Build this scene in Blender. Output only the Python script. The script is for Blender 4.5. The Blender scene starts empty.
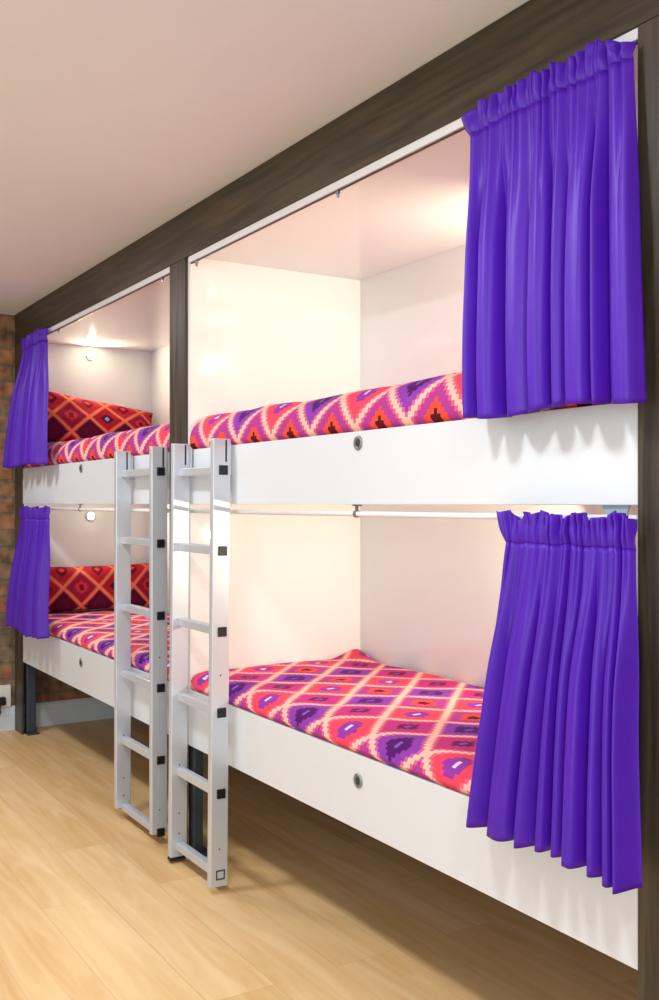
import bpy, bmesh, math, random
from mathutils import Vector, Matrix, noise

S = bpy.context.scene
COL = S.collection
R = math.radians
rnd = random.Random(7)

# ------------------------------------------------------------------ camera
EYE = 1.258                      # camera height
CX, CY = 5.66, -1.45             # camera position; x=0 is the brick wall, y=0 the bunk front
cam_d = bpy.data.cameras.new('camera')
cam = bpy.data.objects.new('camera', cam_d); COL.objects.link(cam)
cam.location = (CX, CY, EYE)
cam.rotation_euler = (R(90), 0, R(58.1))
cam_d.sensor_fit = 'VERTICAL'
cam_d.sensor_height = 24.0
cam_d.lens = 24.0
cam_d.shift_y = 0.003
cam_d.clip_start = 0.02
S.camera = cam

# ------------------------------------------------------------------ light
S.view_settings.view_transform = 'Standard'
S.view_settings.look = 'None'
S.view_settings.gamma = 1.0
S.view_settings.use_curve_mapping = False
S.view_settings.exposure = 0.0

world = bpy.data.worlds.new('world'); S.world = world
world.use_nodes = True
world.node_tree.nodes['Background'].inputs['Color'].default_value = (0.87, 0.94, 1.0, 1)
world.node_tree.nodes['Background'].inputs['Strength'].default_value = 0.88

def area_light(name, loc, target, size, power, color=(1, 1, 1), size_y=None, spread=180):
    d = bpy.data.lights.new(name, 'AREA')
    d.energy = power; d.color = color; d.size = size; d.spread = R(spread)
    if size_y:
        d.shape = 'RECTANGLE'; d.size_y = size_y
    else:
        d.shape = 'DISK'
    o = bpy.data.objects.new(name, d); COL.objects.link(o)
    o.location = loc
    o.rotation_euler = (Vector(target) - Vector(loc)).to_track_quat('-Z', 'Y').to_euler()
    return o

# row of ceiling downlights in front of the bunks (outside the frame, above the aisle)
for i, lx in enumerate((0.9, 2.5, 4.1, 5.6)):
    area_light('ceiling_downlight', (lx, -0.98, 2.285), (lx, -0.98, 0), 0.22, 14.5, (0.94, 0.97, 1.0))
CEIL_Z = 2.304
# added cool fill light behind the camera, giving the curtain folds directional shading
area_light('side_fill', (7.0, -2.9, 1.4), (2.6, 0, 1.5), 1.8, 42, (0.89, 0.95, 1.0), 1.6)

# ------------------------------------------------------------------ mesh helpers
def link(name, me, mat=None, parent=None):
    o = bpy.data.objects.new(name, me); COL.objects.link(o)
    if mat: me.materials.append(mat)
    if parent: o.parent = parent
    return o

def bm_obj(name, bm, mat=None, parent=None, smooth=False):
    bmesh.ops.recalc_face_normals(bm, faces=bm.faces)
    me = bpy.data.meshes.new(name)
    bm.to_mesh(me); bm.free()
    if smooth:
        for p in me.polygons: p.use_smooth = True
    return link(name, me, mat, parent)

def add_box(bm, lo, hi, bevel=0.0, seg=2):
    lo, hi = Vector(lo), Vector(hi)
    m = Matrix.Translation((lo + hi) / 2) @ Matrix.Diagonal((*(hi - lo), 1))
    ret = bmesh.ops.create_cube(bm, size=1.0, matrix=m)
    if bevel > 0:
        edges = list({e for v in ret['verts'] for e in v.link_edges})
        bmesh.ops.bevel(bm, geom=edges, offset=bevel, segments=seg, affect='EDGES', profile=0.5)

def box(name, lo, hi, mat, parent=None, bevel=0.0, seg=2):
    bm = bmesh.new(); add_box(bm, lo, hi, bevel, seg)
    return bm_obj(name, bm, mat, parent)

def add_cyl(bm, p0, p1, r0, r1=None, n=20):
    p0, p1 = Vector(p0), Vector(p1)
    d = p1 - p0
    m = Matrix.Translation((p0 + p1) / 2) @ d.to_track_quat('Z', 'Y').to_matrix().to_4x4()
    bmesh.ops.create_cone(bm, cap_ends=True, segments=n, radius1=r0,
                          radius2=r0 if r1 is None else r1, depth=d.length, matrix=m)

def add_lathe(bm, origin, axis, prof, n=24):
    """prof: list of (radius, height along axis)"""
    q = Vector(axis).to_track_quat('Z', 'Y')
    rings = []
    for r, h in prof:
        ring = []
        for k in range(n):
            a = 2 * math.pi * k / n
            ring.append(bm.verts.new(Vector(origin) + q @ Vector((r * math.cos(a), r * math.sin(a), h))))
        rings.append(ring)
    for a, b in zip(rings, rings[1:]):
        for k in range(n):
            bm.faces.new((a[k], a[(k + 1) % n], b[(k + 1) % n], b[k]))
    bm.faces.new(rings[0]); bm.faces.new(rings[-1])

def add_tube(bm, pts, r, n=8):
    pts = [Vector(p) for p in pts]
    rings = []
    for i, p in enumerate(pts):
        t = (pts[min(i + 1, len(pts) - 1)] - pts[max(i - 1, 0)]).normalized()
        q = t.to_track_quat('Z', 'Y')
        rings.append([bm.verts.new(p + q @ Vector((r * math.cos(2 * math.pi * k / n), r * math.sin(2 * math.pi * k / n), 0))) for k in range(n)])
    for a, b in zip(rings, rings[1:]):
        for k in range(n):
            bm.faces.new((a[k], a[(k + 1) % n], b[(k + 1) % n], b[k]))
    bm.faces.new(rings[0]); bm.faces.new(rings[-1])

def thing(name, label, cat, loc=(0, 0, 0), group=None):
    o = bpy.data.objects.new(name, None); COL.objects.link(o)
    o.location = loc
    o.empty_display_size = 0.1
    return tag(o, label, cat, group)

def tag(o, label, cat, group=None):
    o['label'] = label; o['category'] = cat
    if group: o['group'] = group
    return o

def struct(o):
    o['kind'] = 'structure'
    return o

# ------------------------------------------------------------------ materials
def srgb(r, g, b):
    f = lambda c: (c / 255 / 12.92) if c / 255 <= 0.04045 else ((c / 255 + 0.055) / 1.055) ** 2.4
    return (f(r), f(g), f(b), 1)

def new_mat(name):
    m = bpy.data.materials.new(name); m.use_nodes = True
    nt = m.node_tree
    return m, nt, nt.nodes['Principled BSDF']

def plain(name, col, rough=0.5, metal=0.0, spec=0.5, noise_amt=0.0, scale=20, bump=0.0):
    m, nt, b = new_mat(name)
    b.inputs['Base Color'].default_value = col
    b.inputs['Roughness'].default_value = rough
    b.inputs['Metallic'].default_value = metal
    b.inputs['Specular IOR Level'].default_value = spec
    if noise_amt or bump:
        tc = nt.nodes.new('ShaderNodeTexCoord')
        nz = nt.nodes.new('ShaderNodeTexNoise'); nz.inputs['Scale'].default_value = scale
        nz.inputs['Detail'].default_value = 4
        nt.links.new(tc.outputs['Object'], nz.inputs['Vector'])
        if noise_amt:
            mx = nt.nodes.new('ShaderNodeMix'); mx.data_type = 'RGBA'
            mx.inputs[6].default_value = tuple(c * (1 - noise_amt) for c in col[:3]) + (1,)
            mx.inputs[7].default_value = tuple(min(1, c * (1 + noise_amt)) for c in col[:3]) + (1,)
            nt.links.new(nz.outputs['Fac'], mx.inputs[0])
            nt.links.new(mx.outputs[2], b.inputs['Base Color'])
        if bump:
            bp = nt.nodes.new('ShaderNodeBump'); bp.inputs['Strength'].default_value = bump
            bp.inputs['Distance'].default_value = 0.002
            nt.links.new(nz.outputs['Fac'], bp.inputs['Height'])
            nt.links.new(bp.outputs['Normal'], b.inputs['Normal'])
    return m

def emit(name, col, strength):
    m, nt, b = new_mat(name)
    b.inputs['Emission Color'].default_value = col
    b.inputs['Emission Strength'].default_value = strength
    b.inputs['Base Color'].default_value = col
    return m

def math_node(nt, op, a, b=None, c=None):
    n = nt.nodes.new('ShaderNodeMath'); n.operation = op
    for i, v in enumerate((a, b, c)):
        if v is None: continue
        if isinstance(v, (int, float)): n.inputs[i].default_value = v
        else: nt.links.new(v, n.inputs[i])
    return n.outputs[0]

def mix_col(nt, f, a, b):
    n = nt.nodes.new('ShaderNodeMix'); n.data_type = 'RGBA'
    for i, v in ((0, f), (6, a), (7, b)):
        if isinstance(v, (int, float)): n.inputs[i].default_value = v
        elif isinstance(v, tuple): n.inputs[i].default_value = v
        else: nt.links.new(v, n.inputs[i])
    return n.outputs[2]

def wood(name, dark, light, axis, rough=0.45, freq=40):
    """long grain running along the given object axis"""
    m, nt, b = new_mat(name)
    tc = nt.nodes.new('ShaderNodeTexCoord')
    mp = nt.nodes.new('ShaderNodeMapping')
    sc = [freq, freq, freq]; sc[axis] = freq * 0.06
    mp.inputs['Scale'].default_value = sc
    nt.links.new(tc.outputs['Object'], mp.inputs['Vector'])
    nz = nt.nodes.new('ShaderNodeTexNoise'); nz.inputs['Scale'].default_value = 1.0
    nz.inputs['Detail'].default_value = 6; nz.inputs['Distortion'].default_value = 0.6
    nt.links.new(mp.outputs['Vector'], nz.inputs['Vector'])
    rp = nt.nodes.new('ShaderNodeValToRGB')
    rp.color_ramp.elements[0].position = 0.36; rp.color_ramp.elements[0].color = dark
    rp.color_ramp.elements[1].position = 0.66; rp.color_ramp.elements[1].color = light
    nt.links.new(nz.outputs['Fac'], rp.inputs['Fac'])
    nt.links.new(rp.outputs['Color'], b.inputs['Base Color'])
    bp = nt.nodes.new('ShaderNodeBump'); bp.inputs['Strength'].default_value = 0.25
    bp.inputs['Distance'].default_value = 0.002
    nt.links.new(nz.outputs['Fac'], bp.inputs['Height'])
    nt.links.new(bp.outputs['Normal'], b.inputs['Normal'])
    b.inputs['Roughness'].default_value = rough
    return m

M = {}
M['ceiling'] = plain('ceiling_plaster', srgb(236, 240, 244), 0.9, noise_amt=0.02, scale=6, bump=0.05)
M['wall'] = plain('painted_wall', srgb(225, 220, 212), 0.85, noise_amt=0.02, scale=5, bump=0.05)
M['wall_brown'] = plain('brown_wall', srgb(126, 96, 72), 0.9, noise_amt=0.15, scale=9, bump=0.2)
M['laminate'] = plain('white_laminate', srgb(238, 240, 238), 0.045, spec=0.5, noise_amt=0.01, scale=3)
M['panel'] = plain('white_panel', srgb(224, 229, 234), 0.35, noise_amt=0.01, scale=4)
M['beam_x'] = wood('dark_oak_along', srgb(40, 32, 17), srgb(74, 62, 40), 0)
M['beam_z'] = wood('dark_oak_upright', srgb(40, 33, 24), srgb(78, 69, 54), 2)
M['ply'] = wood('brown_plywood', srgb(96, 54, 24), srgb(122, 72, 34), 0, 0.7, 20)
M['steel'] = plain('grey_steel', srgb(64, 76, 88), 0.45, metal=0.3, noise_amt=0.05)
M['alu'] = plain('brushed_aluminium', srgb(206, 213, 221), 0.36, metal=0.35, noise_amt=0.03, scale=60, bump=0.02)
M['black'] = plain('black_plastic', srgb(16, 17, 20), 0.4, noise_amt=0.1)
M['white_metal'] = plain('white_metal', srgb(236, 236, 236), 0.35, noise_amt=0.01)
M['plate'] = plain('pale_grey_metal', srgb(164, 184, 194), 0.4, metal=0.2, noise_amt=0.03)
M['chrome'] = plain('dull_nickel', srgb(150, 155, 160), 0.3, metal=0.8, noise_amt=0.05)
M['dark_hole'] = plain('dark_recess', srgb(60, 64, 70), 0.6, noise_amt=0.05)
M['baseboard'] = plain('baseboard_paint', srgb(214, 224, 230), 0.5, noise_amt=0.02)
M['socket'] = plain('white_plastic', srgb(236, 234, 226), 0.35, noise_amt=0.01)
M['lamp'] = emit('lamp_glow', (1.0, 0.86, 0.62, 1), 14)

# floor: pale oak laminate planks along x
def floor_mat():
    m, nt, b = new_mat('oak_laminate')
    tc = nt.nodes.new('ShaderNodeTexCoord')
    br = nt.nodes.new('ShaderNodeTexBrick')
    br.inputs['Scale'].default_value = 1.0
    br.inputs['Brick Width'].default_value = 1.28
    br.inputs['Row Height'].default_value = 0.19
    br.inputs['Mortar Size'].default_value = 0.0012
    br.inputs['Mortar Smooth'].default_value = 0.3
    br.offset = 0.37
    br.inputs['Color1'].default_value = (0.0, 0.0, 0.0, 1)
    br.inputs['Color2'].default_value = (1, 1, 1, 1)
    br.inputs['Mortar'].default_value = (0.5, 0.5, 0.5, 1)
    nt.links.new(tc.outputs['Object'], br.inputs['Vector'])
    mp = nt.nodes.new('ShaderNodeMapping'); mp.inputs['Scale'].default_value = (1.6, 16, 1)
    nt.links.new(tc.outputs['Object'], mp.inputs['Vector'])
    addv = nt.nodes.new('ShaderNodeVectorMath'); addv.operation = 'ADD'
    nt.links.new(mp.outputs['Vector'], addv.inputs[0])
    sc = nt.nodes.new('ShaderNodeVectorMath'); sc.operation = 'SCALE'; sc.inputs['Scale'].default_value = 17.0
    nt.links.new(br.outputs['Color'], sc.inputs[0]); nt.links.new(sc.outputs[0], addv.inputs[1])
    nz = nt.nodes.new('ShaderNodeTexNoise'); nz.inputs['Scale'].default_value = 1.0
    nz.inputs['Detail'].default_value = 5; nz.inputs['Distortion'].default_value = 1.2
    nt.links.new(addv.outputs[0], nz.inputs['Vector'])
    rp = nt.nodes.new('ShaderNodeValToRGB')
    rp.color_ramp.elements[0].position = 0.3; rp.color_ramp.elements[0].color = srgb(232, 190, 132)
    rp.color_ramp.elements[1].position = 0.68; rp.color_ramp.elements[1].color = srgb(248, 215, 165)
    nt.links.new(nz.outputs['Fac'], rp.inputs['Fac'])
    tint = mix_col(nt, br.outputs['Color'], srgb(244, 238, 228), srgb(255, 255, 255))
    mul = nt.nodes.new('ShaderNodeMix'); mul.data_type = 'RGBA'; mul.blend_type = 'MULTIPLY'
    mul.inputs[0].default_value = 1.0
    nt.links.new(rp.outputs['Color'], mul.inputs[6]); nt.links.new(tint, mul.inputs[7])
    joint = mix_col(nt, math_node(nt, 'MULTIPLY', br.outputs['Fac'], 0.3), mul.outputs[2], srgb(150, 105, 60))
    nt.links.new(joint, b.inputs['Base Color'])
    b.inputs['Roughness'].default_value = 0.38
    b.inputs['Specular IOR Level'].default_value = 0.16
    return m
M['floor'] = floor_mat()

def brick_mat():
    m, nt, b = new_mat('old_brick')
    tc = nt.nodes.new('ShaderNodeTexCoord')
    sep = nt.nodes.new('ShaderNodeSeparateXYZ'); nt.links.new(tc.outputs['Object'], sep.inputs[0])
    nzw = nt.nodes.new('ShaderNodeTexNoise'); nzw.inputs['Scale'].default_value = 9
    nt.links.new(tc.outputs['Object'], nzw.inputs['Vector'])
    wob = math_node(nt, 'MULTIPLY', math_node(nt, 'SUBTRACT', nzw.outputs['Fac'], 0.5), 0.02)
    cmb = nt.nodes.new('ShaderNodeCombineXYZ')
    nt.links.new(math_node(nt, 'ADD', sep.outputs['Y'], wob), cmb.inputs[0])
    nt.links.new(math_node(nt, 'ADD', sep.outputs['Z'], wob), cmb.inputs[1])
    br = nt.nodes.new('ShaderNodeTexBrick')
    br.inputs['Scale'].default_value = 1
    br.inputs['Brick Width'].default_value = 0.23
    br.inputs['Row Height'].default_value = 0.092
    br.inputs['Mortar Size'].default_value = 0.010
    br.inputs['Mortar Smooth'].default_value = 0.4
    br.inputs['Bias'].default_value = 0.0
    br.inputs['Color1'].default_value = srgb(172, 122, 86)
    br.inputs['Color2'].default_value = srgb(132, 122, 102)
    br.inputs['Mortar'].default_value = srgb(130, 118, 98)
    nt.links.new(cmb.outputs[0], br.inputs['Vector'])
    nz = nt.nodes.new('ShaderNodeTexNoise'); nz.inputs['Scale'].default_value = 14; nz.inputs['Detail'].default_value = 6
    nt.links.new(tc.outputs['Object'], nz.inputs['Vector'])
    rp = nt.nodes.new('ShaderNodeValToRGB')
    rp.color_ramp.elements[0].position = 0.3; rp.color_ramp.elements[0].color = (0.35, 0.33, 0.32, 1)
    rp.color_ramp.elements[1].position = 0.7; rp.color_ramp.elements[1].color = (1.25, 1.15, 1.05, 1)
    nt.links.new(nz.outputs['Fac'], rp.inputs['Fac'])
    mul = nt.nodes.new('ShaderNodeMix'); mul.data_type = 'RGBA'; mul.blend_type = 'MULTIPLY'; mul.inputs[0].default_value = 1
    nt.links.new(br.outputs['Color'], mul.inputs[6]); nt.links.new(rp.outputs['Color'], mul.inputs[7])
    nt.links.new(mul.outputs[2], b.inputs['Base Color'])
    b.inputs['Roughness'].default_value = 0.9
    h = math_node(nt, 'ADD', math_node(nt, 'MULTIPLY', br.outputs['Fac'], -1.0), math_node(nt, 'MULTIPLY', nz.outputs['Fac'], 0.6))
    bp = nt.nodes.new('ShaderNodeBump'); bp.inputs['Strength'].default_value = 0.5; bp.inputs['Distance'].default_value = 0.012
    nt.links.new(h, bp.inputs['Height']); nt.links.new(bp.outputs['Normal'], b.inputs['Normal'])
    return m
M['brick'] = brick_mat()

def curtain_mat():
    m, nt, b = new_mat('purple_satin')
    tc = nt.nodes.new('ShaderNodeTexCoord')
    nz = nt.nodes.new('ShaderNodeTexNoise'); nz.inputs['Scale'].default_value = 9
    nt.links.new(tc.outputs['Object'], nz.inputs['Vector'])
    c = mix_col(nt, nz.outputs['Fac'], srgb(72, 13, 162), srgb(82, 19, 178))
    nt.links.new(c, b.inputs['Base Color'])
    b.inputs['Roughness'].default_value = 0.46
    b.inputs['Specular IOR Level'].default_value = 0.4
    b.inputs['Sheen Weight'].default_value = 0.08
    b.inputs['Sheen Tint'].default_value = srgb(170, 130, 255)
    return m
M['curtain'] = curtain_mat()

def ikat(name, P, step, line, A, B, C, D):
    """diamond lattice cloth; A..D are four cell kinds, each a list of (d, colour) rings from the centre outwards"""
    m, nt, b = new_mat(name)
    uv = nt.nodes.new('ShaderNodeUVMap'); uv.uv_map = 'UVMap'
    sep = nt.nodes.new('ShaderNodeSeparateXYZ'); nt.links.new(uv.outputs[0], sep.inputs[0])
    snap = lambda s: math_node(nt, 'MULTIPLY', math_node(nt, 'ADD', math_node(nt, 'FLOOR', math_node(nt, 'DIVIDE', s, step)), 0.5), step / P)
    u, v = snap(sep.outputs['X']), snap(sep.outputs['Y'])
    a, bb = math_node(nt, 'ADD', u, v), math_node(nt, 'SUBTRACT', u, v)
    ia, ib = math_node(nt, 'FLOOR', a), math_node(nt, 'FLOOR', bb)
    fa = math_node(nt, 'ABSOLUTE', math_node(nt, 'SUBTRACT', math_node(nt, 'SUBTRACT', a, ia), 0.5))
    fb = math_node(nt, 'ABSOLUTE', math_node(nt, 'SUBTRACT', math_node(nt, 'SUBTRACT', bb, ib), 0.5))
    d = math_node(nt, 'MULTIPLY', math_node(nt, 'MAXIMUM', fa, fb), 2.0)
    # lobed medallion inside each cell: mix of the diamond and a round distance
    rr = math_node(nt, 'MULTIPLY', math_node(nt, 'SQRT', math_node(nt, 'ADD', math_node(nt, 'MULTIPLY', fa, fa), math_node(nt, 'MULTIPLY', fb, fb))), 2.0)
    dm = math_node(nt, 'ADD', math_node(nt, 'MULTIPLY', d, 0.6), math_node(nt, 'MULTIPLY', rr, 0.4))
    row, colm = math_node(nt, 'SUBTRACT', ia, ib), math_node(nt, 'ADD', ia, ib)
    odd = math_node(nt, 'FLOORED_MODULO', row, 2.0)
    half = math_node(nt, 'FLOOR', math_node(nt, 'DIVIDE', colm, 2.0))
    hrow = math_node(nt, 'FLOOR', math_node(nt, 'DIVIDE', row, 2.0))
    ab = math_node(nt, 'FLOORED_MODULO', half, 2.0)
    cd = math_node(nt, 'FLOORED_MODULO', hrow, 2.0)
    def ramp(rings):
        rp = nt.nodes.new('ShaderNodeValToRGB'); cr = rp.color_ramp; cr.interpolation = 'CONSTANT'
        cr.elements[0].position = 0; cr.elements[0].color = rings[0][1]
        cr.elements[1].position = rings[1][0]; cr.elements[1].color = rings[1][1]
        for p, c in rings[2:]:
            e = cr.elements.new(p); e.color = c
        nt.links.new(dm, rp.inputs['Fac'])
        return rp.outputs['Color']
    even_c = mix_col(nt, ab, ramp(A), ramp(B))
    odd_c = mix_col(nt, cd, ramp(C), ramp(D))
    cell = mix_col(nt, odd, even_c, odd_c)
    isl = math_node(nt, 'GREATER_THAN', d, 0.86)
    halo = math_node(nt, 'GREATER_THAN', d, 0.76)
    cell = mix_col(nt, math_node(nt, 'MULTIPLY', halo, 0.55), cell, line[1])
    colr = mix_col(nt, isl, cell, line[0])
    nt.links.new(colr, b.inputs['Base Color'])
    b.inputs['Roughness'].default_value = 0.8
    b.inputs['Specular IOR Level'].default_value = 0.15
    tc = nt.nodes.new('ShaderNodeTexCoord')
    nz = nt.nodes.new('ShaderNodeTexNoise'); nz.inputs['Scale'].default_value = 28; nz.inputs['Detail'].default_value = 2
    nt.links.new(tc.outputs['Object'], nz.inputs['Vector'])
    bp = nt.nodes.new('ShaderNodeBump'); bp.inputs['Strength'].default_value = 0.25; bp.inputs['Distance'].default_value = 0.004
    nt.links.new(nz.outputs['Fac'], bp.inputs['Height']); nt.links.new(bp.outputs['Normal'], b.inputs['Normal'])
    return m

PUR, DPU, VIO = srgb(142, 60, 168), srgb(84, 20, 104), srgb(136, 88, 196)
COR, ORA, MAG, WHT, BRN = srgb(238, 72, 96), srgb(240, 80, 58), srgb(178, 60, 140), srgb(226, 208, 236), srgb(92, 16, 30)
M['quilt'] = ikat('diamond_quilt', 0.23, 0.0128,
    (srgb(252, 190, 170), srgb(240, 118, 140)),
    [(0, VIO), (0.14, DPU), (0.46, PUR)],
    [(0, WHT), (0.15, srgb(150, 56, 160)), (0.42, COR)],
    [(0, BRN), (0.2, ORA), (0.46, MAG)],
    [(0, VIO), (0.12, srgb(110, 22, 80)), (0.36, srgb(196, 50, 128))])
M['pillow'] = ikat('diamond_pillow', 0.20, 0.008,
    (srgb(234, 126, 92), srgb(196, 56, 60)),
    [(0, srgb(190, 160, 210)), (0.16, srgb(70, 16, 60)), (0.40, srgb(174, 24, 44))],
    [(0, srgb(110, 16, 40)), (0.2, srgb(206, 46, 60)), (0.44, srgb(150, 26, 58))],
    [(0, srgb(236, 60, 50)), (0.16, srgb(110, 14, 40)), (0.40, srgb(186, 34, 52))],
    [(0, srgb(90, 14, 50)), (0.2, srgb(96, 14, 52)), (0.5, srgb(84, 10, 44))])

# ------------------------------------------------------------------ room shell
struct(box('floor', (-0.1, -3.6, -0.06), (7.2, 0.92, 0), M['floor']))
struct(box('ceiling', (-0.1, -3.6, CEIL_Z), (7.2, 0.92, CEIL_Z + 0.08), M['ceiling']))
struct(box('wall_left', (-0.1, -3.6, 0), (0, 0.92, CEIL_Z), M['brick']))
struct(box('wall_back', (0, 0.80, 0), (7.2, 0.92, CEIL_Z), M['wall_brown']))
# baseboard along the brick wall: lower board with a moulded top edge
bm = bmesh.new()
prof = [(0.001, 0.0), (0.022, 0.0), (0.022, 0.09), (0.016, 0.10), (0.016, 0.118), (0.007, 0.13), (0.001, 0.13)]
v0 = [bm.verts.new((x, -3.55, z)) for x, z in prof]; v1 = [bm.verts.new((x, 0.79, z)) for x, z in prof]
for k in range(len(prof)):
    bm.faces.new((v0[k], v0[(k + 1) % len(prof)], v1[(k + 1) % len(prof)], v1[k]))
bm.faces.new(v0); bm.faces.new(v1)
struct(bm_obj('baseboard_left', bm, M['baseboard']))

# ------------------------------------------------------------------ bunk unit
X_END0, X_END1 = 0.026, 0.172        # far post
X_MID0, X_MID1 = 2.211, 2.372        # middle post
X_NEAR0, X_NEAR1 = 4.400, 4.560      # near post
BEAM_Z = 2.134
PAN_U = (1.254, 1.447)               # upper side panel z range
PAN_L = (0.396, 0.594)
YB = 0.74                            # inner back face

bunk = thing('bunk_bed', 'long built-in white bunk bed with dark oak beam and posts', 'bunk bed', (0.026, 0, 0))
def bpart(name, lo, hi, mat, bevel=0.0, parent=None):
    # coordinates are world; the root sits at (0.026,0,0)
    o = box(name, (lo[0] - 0.026, lo[1], lo[2]), (hi[0] - 0.026, hi[1], hi[2]), mat, parent or bunk, bevel)
    return o
bpart('header_beam', (X_END0, 0.0, BEAM_Z), (X_NEAR1 + 1.5, 0.012, CEIL_Z - 0.001), M['beam_x'], 0.002)
for a, b_ in ((X_END0, X_END1), (X_MID0, X_MID1), (X_NEAR0, X_NEAR1)):
    bpart('post', (a, 0.0, 0.0), (b_ - (0.020 if a == X_MID0 else 0), 0.012, BEAM_Z - 0.0005), M['beam_z'], 0.002)
bays = ((X_END1, X_MID0), (X_MID1, X_NEAR0))
bolt_x = (5.66 - 4.49, 5.66 - 2.195)
def bolt(parent, x, z):
    bm = bmesh.new()
    add_lathe(bm, (x - 0.026, 0.006, z), (0, -1, 0), [(0.0195, 0), (0.0195, 0.003), (0.017, 0.005), (0.0125, 0.0052), (0.0115, 0.002), (0.003, 0.002)], 28)
    r = bm_obj('bolt_ring', bm, M['chrome'], parent, True)
    bm = bmesh.new()
    add_lathe(bm, (x - 0.026, 0.0035, z), (0, -1, 0), [(0.009, 0), (0.009, 0.002), (0.006, 0.0034), (0.001, 0.0036)], 20)
    add_box(bm, (x - 0.026 - 0.0016, -0.0018, z - 0.007), (x - 0.026 + 0.0016, 0.001, z + 0.007))
    bm_obj('bolt_head', bm, M['dark_hole'], parent)
for k, (a, b_) in enumerate(bays):
    for zr, bz in ((PAN_U, 1.416), (PAN_L, 0.527)):
        p = bpart('side_panel', (a, 0.006, zr[0]), (b_, 0.026, zr[1]), M['panel'], 0.0015)
        bolt(p, bolt_x[k], bz)
    bpart('bunk_ceiling', (a, 0.0125, 2.137), (b_, YB, 2.16), M['laminate'])
    bpart('bunk_base', (a + .001, 0.027, 1.424), (b_ - .001, YB, 1.4465), M['laminate'])
    bpart('bunk_base', (a + .001, 0.027, 0.570), (b_ - .001, YB, 0.5935), M['ply'])
    bpart('back_panel', (a, YB + 0.0005, 0.396), (b_, YB + 0.02, 2.16), M['laminate'])
bpart('end_panel', (X_END0 + 0.1, 0.0125, 0.396), (X_END1 - .0005, YB + 0.02, 2.16), M['laminate'])
bpart('partition', (X_MID0 + .0005, 0.0125, 0.396), (X_MID1 - .0005, YB + 0.02, 2.16), M['laminate'])
bpart('end_panel', (X_NEAR0 + .0005, 0.0125, 0.396), (X_NEAR0 + 0.05, YB + 0.02, 2.16), M['laminate'])
def steel_leg(x, y, dy=0.05):
    o = bpart('leg', (x, y, 0.008), (x + 0.05, y + dy, 0.3955), M['steel'], 0.003)
    bpart('foot_plate', (x - 0.012, y - 0.004, 0.0), (x + 0.085, y + 0.06, 0.0078), M['steel'], 0.001, o)
steel_leg(X_END1 - 0.047, 0.026)
steel_leg(X_MID1 - 0.048, 0.026, 0.036)
steel_leg(X_NEAR0 + 0.03, 0.026)
for x in (X_END1 - 0.03, X_MID1 - 0.02, X_NEAR0 - 0.03):
    steel_leg(x, 0.68)

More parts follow.
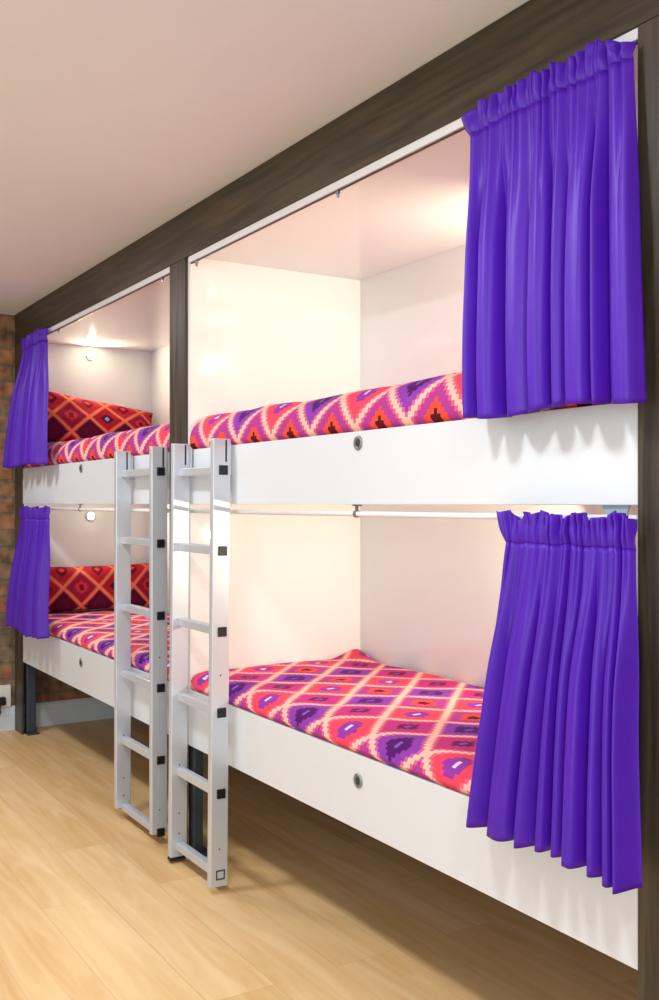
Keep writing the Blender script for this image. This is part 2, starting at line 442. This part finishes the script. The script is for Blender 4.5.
# ------------------------------------------------------------------ ladders
def ladder(x_right, width, label, lift, drop, lean=0.0, turn=0.0, rubber=False, pitch=0.2655):
    """x_right: outer (+x) face of the near rail"""
    L = thing('ladder', label, 'ladder', (x_right - width / 2, -0.038, lift), 'bunk ladders')
    ox = x_right - width / 2
    y0, y1 = -0.068 + 0.038, -0.006 + 0.038
    H = 1.466 - lift
    t = 0.026
    for s in (-1, 1):
        xr = s * (width / 2)
        xa, xb = (xr - t, xr) if s > 0 else (xr, xr + t)
        bm = bmesh.new()
        add_box(bm, (xa, y0, drop), (xb, y1, H), 0.003)
        rail = bm_obj('side_rail', bm, M['alu'], L)
        bm = bmesh.new()                                  # hook slot in the side of the rail
        ym = y1 - 0.017
        add_box(bm, (xb - 0.004, ym - 0.003, H - 0.075), (xb + 0.0008, ym + 0.003, H - 0.004), 0.0005)
        sl = bm_obj('hook_slot', bm, M['black'], rail); sl['label'] = 'narrow black slot'
        for z in (0.69, 0.13) if s > 0 else (0.09, 0.16, 0.33):   # small rivet heads
            bm = bmesh.new()
            add_lathe(bm, (xb - 0.0005, (y0 + y1) / 2, z), (1, 0, 0), [(0.003, 0), (0.003, 0.001), (0.001, 0.0018)], 10)
            bm_obj('rivet', bm, M['dark_hole'], rail)
        bm = bmesh.new()                                  # plate fixed to the side panel
        xm = (xa + xb) / 2 + (0.012 if s < 0 else 0); zt = 1.4475 - lift
        add_box(bm, (xm - 0.009, y1 + 0.0003, zt - 0.10), (xm + 0.009, y1 + 0.0033, zt + 0.004))
        bm_obj('mounting_plate', bm, M['alu'], rail)
    for k in range(6):
        z = 0.0465 + (5 - k) * pitch
        yc = (y0 + y1) / 2 + 0.004
        bm = bmesh.new()
        add_box(bm, (-width / 2 + t + .0003, yc - 0.014, z - 0.014), (width / 2 - t - .0003, yc + 0.014, z + 0.014), 0.003)
        for g in (-0.008, -0.003, 0.003, 0.008):          # anti-slip ribs on the tread
            add_box(bm, (-width / 2 + t + .004, yc + g - 0.001, z + 0.0138), (width / 2 - t - .004, yc + g + 0.001, z + 0.0152))
        rung = bm_obj('rung', bm, M['alu'], L)
        for s in (-1, 1):
            last = (k == 5) and label.startswith('near')
            bm = bmesh.new()
            xo = s * width / 2
            if not last:
                add_box(bm, (xo - 0.0008, yc - 0.0155, z - 0.0155), (xo + 0.0045, yc + 0.0155, z + 0.0155), 0.002) if s > 0 else \
                add_box(bm, (xo - 0.0045, yc - 0.0155, z - 0.0155), (xo + 0.0008, yc + 0.0155, z + 0.0155), 0.002)
                c = bm_obj('end_cap', bm, M['black'], rung); c['label'] = 'square black end cap'
            else:                                         # open tube end: a thin metal frame round a dark hole
                x1, x2 = (xo - 0.0008, xo + 0.002) if s > 0 else (xo - 0.002, xo + 0.0008)
                add_box(bm, (x1, yc - 0.0155, z - 0.0155), (x2, yc + 0.0155, z - 0.0115))
                add_box(bm, (x1, yc - 0.0155, z + 0.0115), (x2, yc + 0.0155, z + 0.0155))
                add_box(bm, (x1, yc - 0.0155, z - 0.0114), (x2, yc - 0.0115, z + 0.0114))
                add_box(bm, (x1, yc + 0.0115, z - 0.0114), (x2, yc + 0.0155, z + 0.0114))
                c = bm_obj('end_cap', bm, M['dark_hole'], rung); c['label'] = 'open end collar'
        if rubber and k == 0:                             # black rubber foot under the far rail
            bm = bmesh.new(); add_box(bm, (-width / 2 - .001, y0 - .001, -0.012 + drop), (-width / 2 + t + .001, y1 - .004, drop - .0002), 0.002)
            f = bm_obj('rubber_foot', bm, M['black'], L); f['label'] = 'black rubber foot'
    L.rotation_euler = (-lean, 0, turn)
    L.location.y -= lean * 1.45
    return L
ladder(5.66 - 3.452, 0.40, 'far aluminium ladder standing against the far bunks, left of the middle post', 0.0, 0.040)
ladder(5.66 - 2.925, 0.35, 'near aluminium ladder standing against the near bunks, right of the middle post', 0.012, 0.008, 0.008, 0.0, True, 0.2612)

# ------------------------------------------------------------------ mattresses with quilted covers
def mattress(name, x0, x1, y0, y1, z0, z1, rad, label, uoff=0.0, voff=0.0, seed=0, corner=False, lip=None):
    nx = 110
    zc = z0
    # open-topped profile in (y,z): bottom-front -> up the front -> rounded top -> back -> bottom
    def prof(e):
        ya, yb, zt = y0 + e * 0.5, y1 - e * 0.5, z1 - e
        pts = [(ya + 0.012, z0), (ya, z0 + 0.012)]
        n = 12
        h = max(zt - z0 - 0.02, 0.01); r = min(rad, h)
        rr = min(rad * 1.15, h)
        for k in range(0, 4):
            pts.append((ya, z0 + 0.02 + (zt - rr - z0 - 0.02) * k / 4))
        for k in range(n + 1):
            a = math.pi / 2 * k / n
            pts.append((ya + rad * 1.3 * (1 - math.cos(a)), zt - rr + rr * math.sin(a)))
        w0, w1 = ya + rad * 1.3, yb - rad
        for k in range(1, 40):
            pts.append((w0 + (w1 - w0) * k / 40, zt))
        for k in range(n + 1):
            a = math.pi / 2 * (1 - k / n)
            pts.append((yb - rad * (1 - math.cos(a)), zt - rr + rr * math.sin(a)))
        pts += [(yb, z0 + 0.012), (yb - 0.012, z0)]
        return pts
    bm = bmesh.new(); uvl = bm.loops.layers.uv.new('UVMap')
    RE = 0.018
    xs = []
    for k in range(8):
        a = math.pi / 2 * k / 8
        xs.append(RE * (1 - math.cos(a)))
    L = x1 - x0
    inner = [RE + (L - 2 * RE) * k / nx for k in range(nx + 1)]
    xs = xs + inner + [L - v for v in reversed(xs)]
    rows, uvs = [], []
    ref = prof(0)
    arc = [0.0]
    for p, q in zip(ref, ref[1:]):
        arc.append(arc[-1] + math.hypot(q[0] - p[0], q[1] - p[1]))
    for x in xs:
        d = min(x, L - x)
        e = RE - math.sqrt(max(0, RE * RE - (RE - d) ** 2)) if d < RE else 0.0
        row = []; uvr = []
        for j, (y, z) in enumerate(prof(e)):
            X = x0 + x
            up = max(0.0, min(1.0, (z - z0 - 0.03) / 0.05))
            nzv = noise.noise(Vector((X * 3.3 + seed * 7, y * 3.3, seed)))
            nz2 = noise.noise(Vector((X * 9 + seed * 3, y * 9, seed + 5)))
            z2 = z + up * (0.010 * nzv + 0.004 * nz2)
            y2 = y
            if y < y0 + 0.10 and lip and z > lip: y2 -= 0.025 * min(1, (z - lip) / 0.012) * max(0, 1 - (y - y0) / 0.10)
            if 2 <= j < 14: y2 += up * 0.004 * (nz2 + abs(nzv))
            if corner and x < 0.16 and y > y1 - 0.14:      # far back corner of the cover stands up a little
                f = (1 - x / 0.16) * (y - (y1 - 0.14)) / 0.14
                z2 += 0.05 * f
            row.append(bm.verts.new((X, y2, z2)))
            uvr.append((X + uoff, arc[j] + voff))
        rows.append(row); uvs.append(uvr)
    uvm = {}
    for row, uvr in zip(rows, uvs):
        for v, uv in zip(row, uvr): uvm[v] = uv
    n = len(rows[0])
    for a, b_ in zip(rows, rows[1:]):
        for j in range(n - 1):
            bm.faces.new((a[j], a[j + 1], b_[j + 1], b_[j]))
        bm.faces.new((a[n - 1], a[0], b_[0], b_[n - 1]))
    bm.faces.new(rows[0]); bm.faces.new(list(reversed(rows[-1])))
    for f in bm.faces:
        for lp in f.loops: lp[uvl].uv = uvm[lp.vert]
    o = bm_obj(name, bm, M['quilt'], None, True)
    return tag(o, label, 'mattress', 'patterned mattresses in the four bunks')

g = 0.003
mattress('mattress', X_END1 + g, X_MID0 - g, 0.004, YB - g, 1.4482, 1.572, 0.075,
         'pink and purple diamond-patterned mattress in the far upper bunk, under the slanted pillow', 0.05, 0.103, 1)
mattress('mattress', X_MID1 + g, X_NEAR0 - g, 0.004, YB - g, 1.4482, 1.572, 0.075,
         'pink and purple diamond-patterned mattress in the near upper bunk', 0.115, 0.103, 2)
mattress('mattress', X_END1 + g, X_MID0 - g, 0.004, YB - g, 0.5955, 0.658, 0.056,
         'pink and purple diamond-patterned mattress in the far lower bunk, seen through the ladder', 0.05, 0.16, 3)
mattress('mattress', X_MID1 + g, X_NEAR0 - g, 0.004, YB - g, 0.5955, 0.658, 0.056,
         'pink and purple diamond-patterned mattress in the near lower bunk, its whole top showing', 0.185, 0.16, 4, True)

# ------------------------------------------------------------------ pillows
def pillow(loc, W, H, T, lean, label, droop=0.0, uo=0.0):
    """W along world y, H upward, T thickness; leans back by 'lean' towards the brick wall"""
    nu, nv = 40, 26
    bm = bmesh.new(); uvl = bm.loops.layers.uv.new('UVMap')
    uvm = {}
    def pt(i, j, side):
        s, t = -1 + 2 * i / nu, -1 + 2 * j / nv
        prof = ((1 - abs(s) ** 3.2) ** 0.5) * ((1 - abs(t) ** 2.6) ** 0.5)
        pin = 1 - 0.06 * (1 - abs(s) ** 2) * abs(t) ** 6          # edges pulled in between the corners
        pin2 = 1 - 0.05 * (1 - abs(t) ** 2) * abs(s) ** 6
        y = s * W / 2 * pin2
        z = t * H / 2 * pin + H / 2
        wob = 0.012 * noise.noise(Vector((s * 2 + uo, t * 2, side + uo * 3)))
        x = side * (T / 2 * prof + (wob if prof > 0.05 else 0))
        z -= droop * (s + 1) * 0.5 * H * (t + 1) / 2
        return Vector((x, y, z)), (s * W / 2 + uo, t * H / 2)
    M4 = Matrix.Rotation(-lean, 4, 'Y')
    grids = {}
    for side in (1, -1):
        g_ = []
        for i in range(nu + 1):
            r_ = []
            for j in range(nv + 1):
                edge = i in (0, nu) or j in (0, nv)
                if side == -1 and edge:
                    r_.append(grids[1][i][j]); continue
                p, uv = pt(i, j, side)
                v = bm.verts.new(M4 @ p); uvm[v] = uv
                r_.append(v)
            g_.append(r_)
        grids[side] = g_
        for i in range(nu):
            for j in range(nv):
                q = (g_[i][j], g_[i + 1][j], g_[i + 1][j + 1], g_[i][j + 1])
                bm.faces.new(q)
    for f in bm.faces:
        for lp in f.loops: lp[uvl].uv = uvm[lp.vert]
    o = bm_obj('pillow', bm, M['pillow'], None, True)
    o.location = loc
    return tag(o, label, 'pillow', 'red pillows at the far end')
pillow((0.30, 0.385, 1.584), 0.68, 0.31, 0.13, R(16), 'dark red diamond-patterned pillow slanting in the far upper bunk', droop=0.36, uo=0.06)
pillow((0.275, 0.385, 0.662), 0.68, 0.255, 0.12, R(10), 'dark red diamond-patterned pillow standing upright in the far lower bunk', droop=0.0, uo=0.0)

# ------------------------------------------------------------------ curtain rails, rods and curtains
def hanger(x, y, z0, z1, r, parent):
    bm = bmesh.new()
    add_box(bm, (x - 0.010, y - 0.008, z1 - 0.004), (x + 0.010, y + 0.010, z1), 0.0008)
    add_box(bm, (x - 0.004, y - 0.003, z0), (x + 0.004, y + 0.003, z1 - 0.002), 0.0006)
    add_cyl(bm, (x - 0.005, y, z0), (x + 0.005, y, z0), r + 0.003, n=16)
    return bm_obj('bracket', bm, M['chrome'], parent)
def rail(x0, x1, label, glides):
    """flat white rail screwed under the beam"""
    c = (x0 + x1) / 2
    o = thing('curtain_rail', label, 'curtain rail', (c, 0.014, 2.1125), 'white curtain rails under the beam')
    bm = bmesh.new()
    add_box(bm, (x0 - c, -0.010, 0.0), (x1 - c, 0.011, 0.0212), 0.0012)
    bm_obj('track', bm, M['white_metal'], o)
    bm = bmesh.new(); add_box(bm, (x0 - c + .002, -0.0035, -0.0025), (x1 - c - .002, 0.0035, -0.0002))
    g_ = bm_obj('groove', bm, M['dark_hole'], o); g_['label'] = 'thin grey running groove'
    for gx in glides:
        bm = bmesh.new()
        add_box(bm, (gx - c - 0.006, -0.005, -0.010), (gx - c + 0.006, 0.005, -0.0027), 0.001)
        add_cyl(bm, (gx - c, 0, -0.010), (gx - c, 0, -0.020), 0.004, n=12)
        bm_obj('glider', bm, M['chrome'], o)
    return o
def rod(x0, x1, y, z, r, label, brackets, plate=None):
    c = (x0 + x1) / 2
    o = thing('curtain_rod', label, 'curtain rod', (c, y, z), 'white curtain rods over the lower bunks')
    bm = bmesh.new(); add_cyl(bm, (x0 - c, 0, 0), (x1 - c, 0, 0), r, n=16)
    bm_obj('rod', bm, M['white_metal'], o, True)
    for b_ in brackets:
        hanger(b_ - c, 0.0, 0.0, 1.2538 - z, r, o)
    if plate:
        bm = bmesh.new()
        v = [bm.verts.new((plate - c + dx, dy, 1.2538 - z + dz)) for dy in (-0.002, 0.002) for dx, dz in ((-0.034, 0), (0.034, 0), (0.022, -0.028), (-0.018, -0.028))]
        for q in ((0, 1, 2, 3), (4, 5, 6, 7), (0, 1, 5, 4), (1, 2, 6, 5), (2, 3, 7, 6), (3, 0, 4, 7)):
            bm.faces.new([v[k] for k in q])
        p = bm_obj('bracket', bm, M['plate'], o); p['label'] = 'grey wedge plate'
    return o
UP_Z, LO_Z, RY = 2.124, 1.229, 0.016
def bx(a): return 5.66 - a
rail(X_END1 + .002, X_MID0 - .002, 'white curtain rail under the beam over the far upper bunk', (X_END1 + .62, X_MID0 - .10))
rail(X_MID1 + .002, X_NEAR0 - .002, 'white curtain rail under the beam over the near upper bunk', (X_MID1 + .05, X_MID1 + 0.98))
rod(X_END1 + .001, X_MID0 - .001, RY, LO_Z, 0.007, 'thin white curtain rod over the far lower bunk', (X_END1 + .95,))
rod(X_MID1 + .001, X_NEAR0 - .001, RY, LO_Z, 0.007, 'thin white curtain rod over the near lower bunk', (X_MID1 + 1.07,), X_NEAR0 - .065)

def sm(a, b, t):
    t = max(0.0, min(1.0, (t - a) / (b - a))); return t * t * (3 - 2 * t)

def pleats(n, rg, vary=0.6):
    """uneven pleats: rounded ridges with narrow valleys, in -1..1 (ridge = -1)"""
    w = [1 + vary * rg.uniform(-1, 1) for _ in range(n)]
    tot = sum(w); w = [v / tot for v in w]
    cum = [0.0]
    for v in w: cum.append(cum[-1] + v)
    amp = [rg.uniform(0.45, 1.0) for _ in range(n)]
    def f(s):
        s = max(0.0, min(0.99999, s))
        k = 0
        while cum[k + 1] < s: k += 1
        q = (s - cum[k]) / w[k]
        sk = q + 0.10 * math.sin(2 * math.pi * q) * (1 if k % 2 else -1)   # lean the pleat
        r = math.sqrt(math.sin(math.pi * sk) ** 2 + 0.006) ** 0.85
        # neighbouring amplitudes meet in the valley
        return -(2 * r - 1) * (amp[k] * r + (1 - r) * 0.8)
    return f

def curtain(xt0, xt1, xb0, xb1, ztop, yg, zgather, zbot, ybot, nfold, label, seed, z_panel, end_drop=0.0):
    """gathered at zgather (xt0..xt1) with a ruffle up to ztop; the hem xb0..xb1 hangs in front of the side panel"""
    rg = random.Random(seed)
    nu, nv = 420, 48
    pb, pf, pm = pleats(nfold, rg), pleats(nfold * 2 + 3, rg, 0.5), pleats(int(nfold * 1.5) + 1, rg, 0.7)
    ph = [rg.uniform(0, 6.28) for _ in range(8)]
    root = thing('curtain', label, 'curtain', ((xt0 + xt1) / 2, yg, ztop), 'purple bunk curtains')
    c = Vector(root.location)
    def gz(s): return zgather + 0.007 * noise.noise(Vector((s * 9, seed, 1.7)))
    def body(s, t):
        f = sm(0.0, 0.45, t)
        val = (1 - f) * (0.006 * pf(s) + 0.008 * pb(s)) + f * ((0.028 + 0.010 * t) * pb(s) + 0.004 * pm(s) * (1 - 0.5 * t))
        val += 0.004 * f * noise.noise(Vector((s * 6, t * 2.2, seed)))
        k = t
        x = (xt0 + (xt1 - xt0) * s) * (1 - k) + (xb0 + (xb1 - xb0) * s) * k
        x += 0.006 * f * noise.noise(Vector((s * 5, t * 1.5, seed + 9)))
        hem = 0.006 * math.sin(2 * math.pi * s * 1.3 + ph[5]) + 0.004 * pb(s)
        y = yg + (ybot - yg) * sm(-0.3, 1.0, t) + val
        return Vector((x, min(y, -0.0035), gz(s) * (1 - t) + (zbot + hem) * t))
    bm = bmesh.new()
    g_ = [[bm.verts.new(body(i / nu, j / nv) - c) for j in range(nv + 1)] for i in range(nu + 1)]
    for i in range(nu):
        for j in range(nv):
            bm.faces.new((g_[i][j], g_[i][j + 1], g_[i + 1][j + 1], g_[i + 1][j]))
    o = bm_obj('drape', bm, M['curtain'], root, True)
    md = o.modifiers.new('thickness', 'SOLIDIFY'); md.thickness = 0.0014; md.offset = 0
    # stitched hem line, a slightly raised band along the bottom
    bm = bmesh.new()
    rows = []
    for i in range(nu + 1):
        r_ = []
        for t in (0.945, 0.9475, 0.95):
            p = body(i / nu, t); p.y -= 0.0013
            r_.append(bm.verts.new(p - c))
        rows.append(r_)
    for i in range(nu):
        for j in range(2):
            bm.faces.new((rows[i][j], rows[i][j + 1], rows[i + 1][j + 1], rows[i + 1][j]))
    bm_obj('hem_stitching', bm, M['curtain'], root, True)
    # gathered ruffle above the gather line
    bm = bmesh.new()
    nh = 14
    rows = []
    H = ztop - zgather
    for i in range(nu + 1):
        s = i / nu
        row = []
        p0 = body(s, 0.0)
        top = (0.86 + 0.02 * pf(s) + 0.05 * math.sin(2 * math.pi * s * nfold * 0.37 + ph[1]) + 0.20 * noise.noise(Vector((s * 14, 3.3, seed)))) * (1 - end_drop * sm(0.8, 1.0, s))
        for j in range(nh + 1):
            t = j / nh
            fl = sm(0.0, 1.0, t)
            val = 0.006 * pf(s) * (1 + 0.9 * fl) + 0.008 * pb(s) + 0.010 * fl * noise.noise(Vector((s * 26, t * 1.3, seed + 4)))
            puff = -0.003 * math.sin(math.pi * min(1, t * 1.6)) if t < 0.62 else 0
            edge = 0.042 * t * (max(0, 1 - s / 0.07) * -1)
            x = p0.x + edge + 0.006 * fl * noise.noise(Vector((s * 18, t, seed + 2)))
            y = min(p0.y + val - (0.006 * pf(s) + 0.008 * pb(s)) + puff, -0.0035)
            row.append(bm.verts.new(Vector((x, y, gz(s) + H * top * t)) - c))
        rows.append(row)
    for i in range(nu):
        for j in range(nh):
            bm.faces.new((rows[i][j], rows[i][j + 1], rows[i + 1][j + 1], rows[i + 1][j]))
    o = bm_obj('heading', bm, M['curtain'], root, True)
    o['label'] = 'gathered ruffle along the curtain top'
    md = o.modifiers.new('thickness', 'SOLIDIFY'); md.thickness = 0.0014; md.offset = 0
    return root
curtain(bx(1.71), bx(1.252), bx(1.675), bx(1.212), 2.134, -0.022, 2.066, 1.440, -0.056, 8,
        'purple curtain hanging at the near upper bunk, the largest and highest on the right', 11, PAN_U[1], 0.4)
curtain(bx(1.590), bx(1.246), bx(1.670), bx(1.213), 1.244, -0.022, 1.176, 0.580, -0.066, 9,
        'purple curtain hanging at the near lower bunk, its hem flaring wide below the mattress', 23, PAN_L[1])
curtain(bx(5.355), bx(4.93), bx(5.50), bx(4.82), 2.138, -0.022, 2.066, 1.450, -0.075, 7,
        'purple curtain hanging at the far upper bunk beside the brick wall', 35, PAN_U[1])
curtain(bx(5.40), bx(4.90), bx(5.47), bx(4.80), 1.244, -0.022, 1.176, 0.60, -0.075, 7,
        'purple curtain hanging at the far lower bunk beside the brick wall', 47, PAN_L[1])

# ------------------------------------------------------------------ reading lamps
def reading_lamp(x, y, z, ax, label, power, aim, spread=170):
    o = thing('reading_lamp', label, 'lamp', (x, y, z), 'bunk reading lamps')
    ax = Vector(ax)
    bm = bmesh.new(); add_lathe(bm, (0, 0, 0), ax, [(0.026, 0.0003), (0.026, 0.008), (0.023, 0.014), (0.019, 0.014)], 28)
    bm_obj('base', bm, M['white_metal'], o, True)
    bm = bmesh.new(); add_lathe(bm, ax * 0.0142, ax, [(0.020, 0), (0.018, 0.008), (0.012, 0.013), (0.002, 0.015)], 24)
    l = bm_obj('lens', bm, M['lamp'], o, True); l['label'] = 'glowing warm lens'
    p = Vector((x, y, z)) + ax * 0.036
    area_light('reading_light', p, aim, 0.032, power, (1.0, 0.91, 0.66), spread=spread)
    return o
LX = 5.66 - 2.0
reading_lamp(X_END1, 0.38, 2.085, (1, 0, 0), 'small glowing reading lamp on the far upper bunk end wall', 3.6, (4, .38, 1.9))
reading_lamp(X_END1, 0.38, 1.185, (1, 0, 0), 'small glowing reading lamp on the far lower bunk end wall', 3.6, (4, .38, 1.0))
reading_lamp(LX, YB, 1.96, (0, -1, 0), 'reading lamp in the near upper bunk behind the curtain', 6.0, (X_MID1, 0.40, 1.98), 130)
reading_lamp(LX, YB, 1.10, (0, -1, 0), 'reading lamp in the near lower bunk behind the curtain', 6.0, (X_MID1, 0.40, 1.0), 130)

# ------------------------------------------------------------------ wall socket on the brick
so = thing('wall_socket', 'white wall socket with a plug low on the brick wall', 'socket', (0.0, -0.05, 0.19))
bm = bmesh.new(); add_box(bm, (0.0, -0.03, -0.06), (0.022, 0.03, 0.06), 0.003)
bm_obj('plate', bm, M['socket'], so)
bm = bmesh.new(); add_box(bm, (0.022, -0.05, -0.045), (0.055, -0.004, 0.0), 0.006)
pl = bm_obj('plug', bm, M['black'], so); pl['label'] = 'black plug'
bm = bmesh.new()
add_tube(bm, [(0.04, -0.03, -0.04), (0.045, -0.032, -0.08), (0.04, -0.045, -0.12), (0.035, -0.07, -0.16), (0.034, -0.11, -0.183)], 0.004)
bm_obj('cable', bm, M['black'], pl, True)
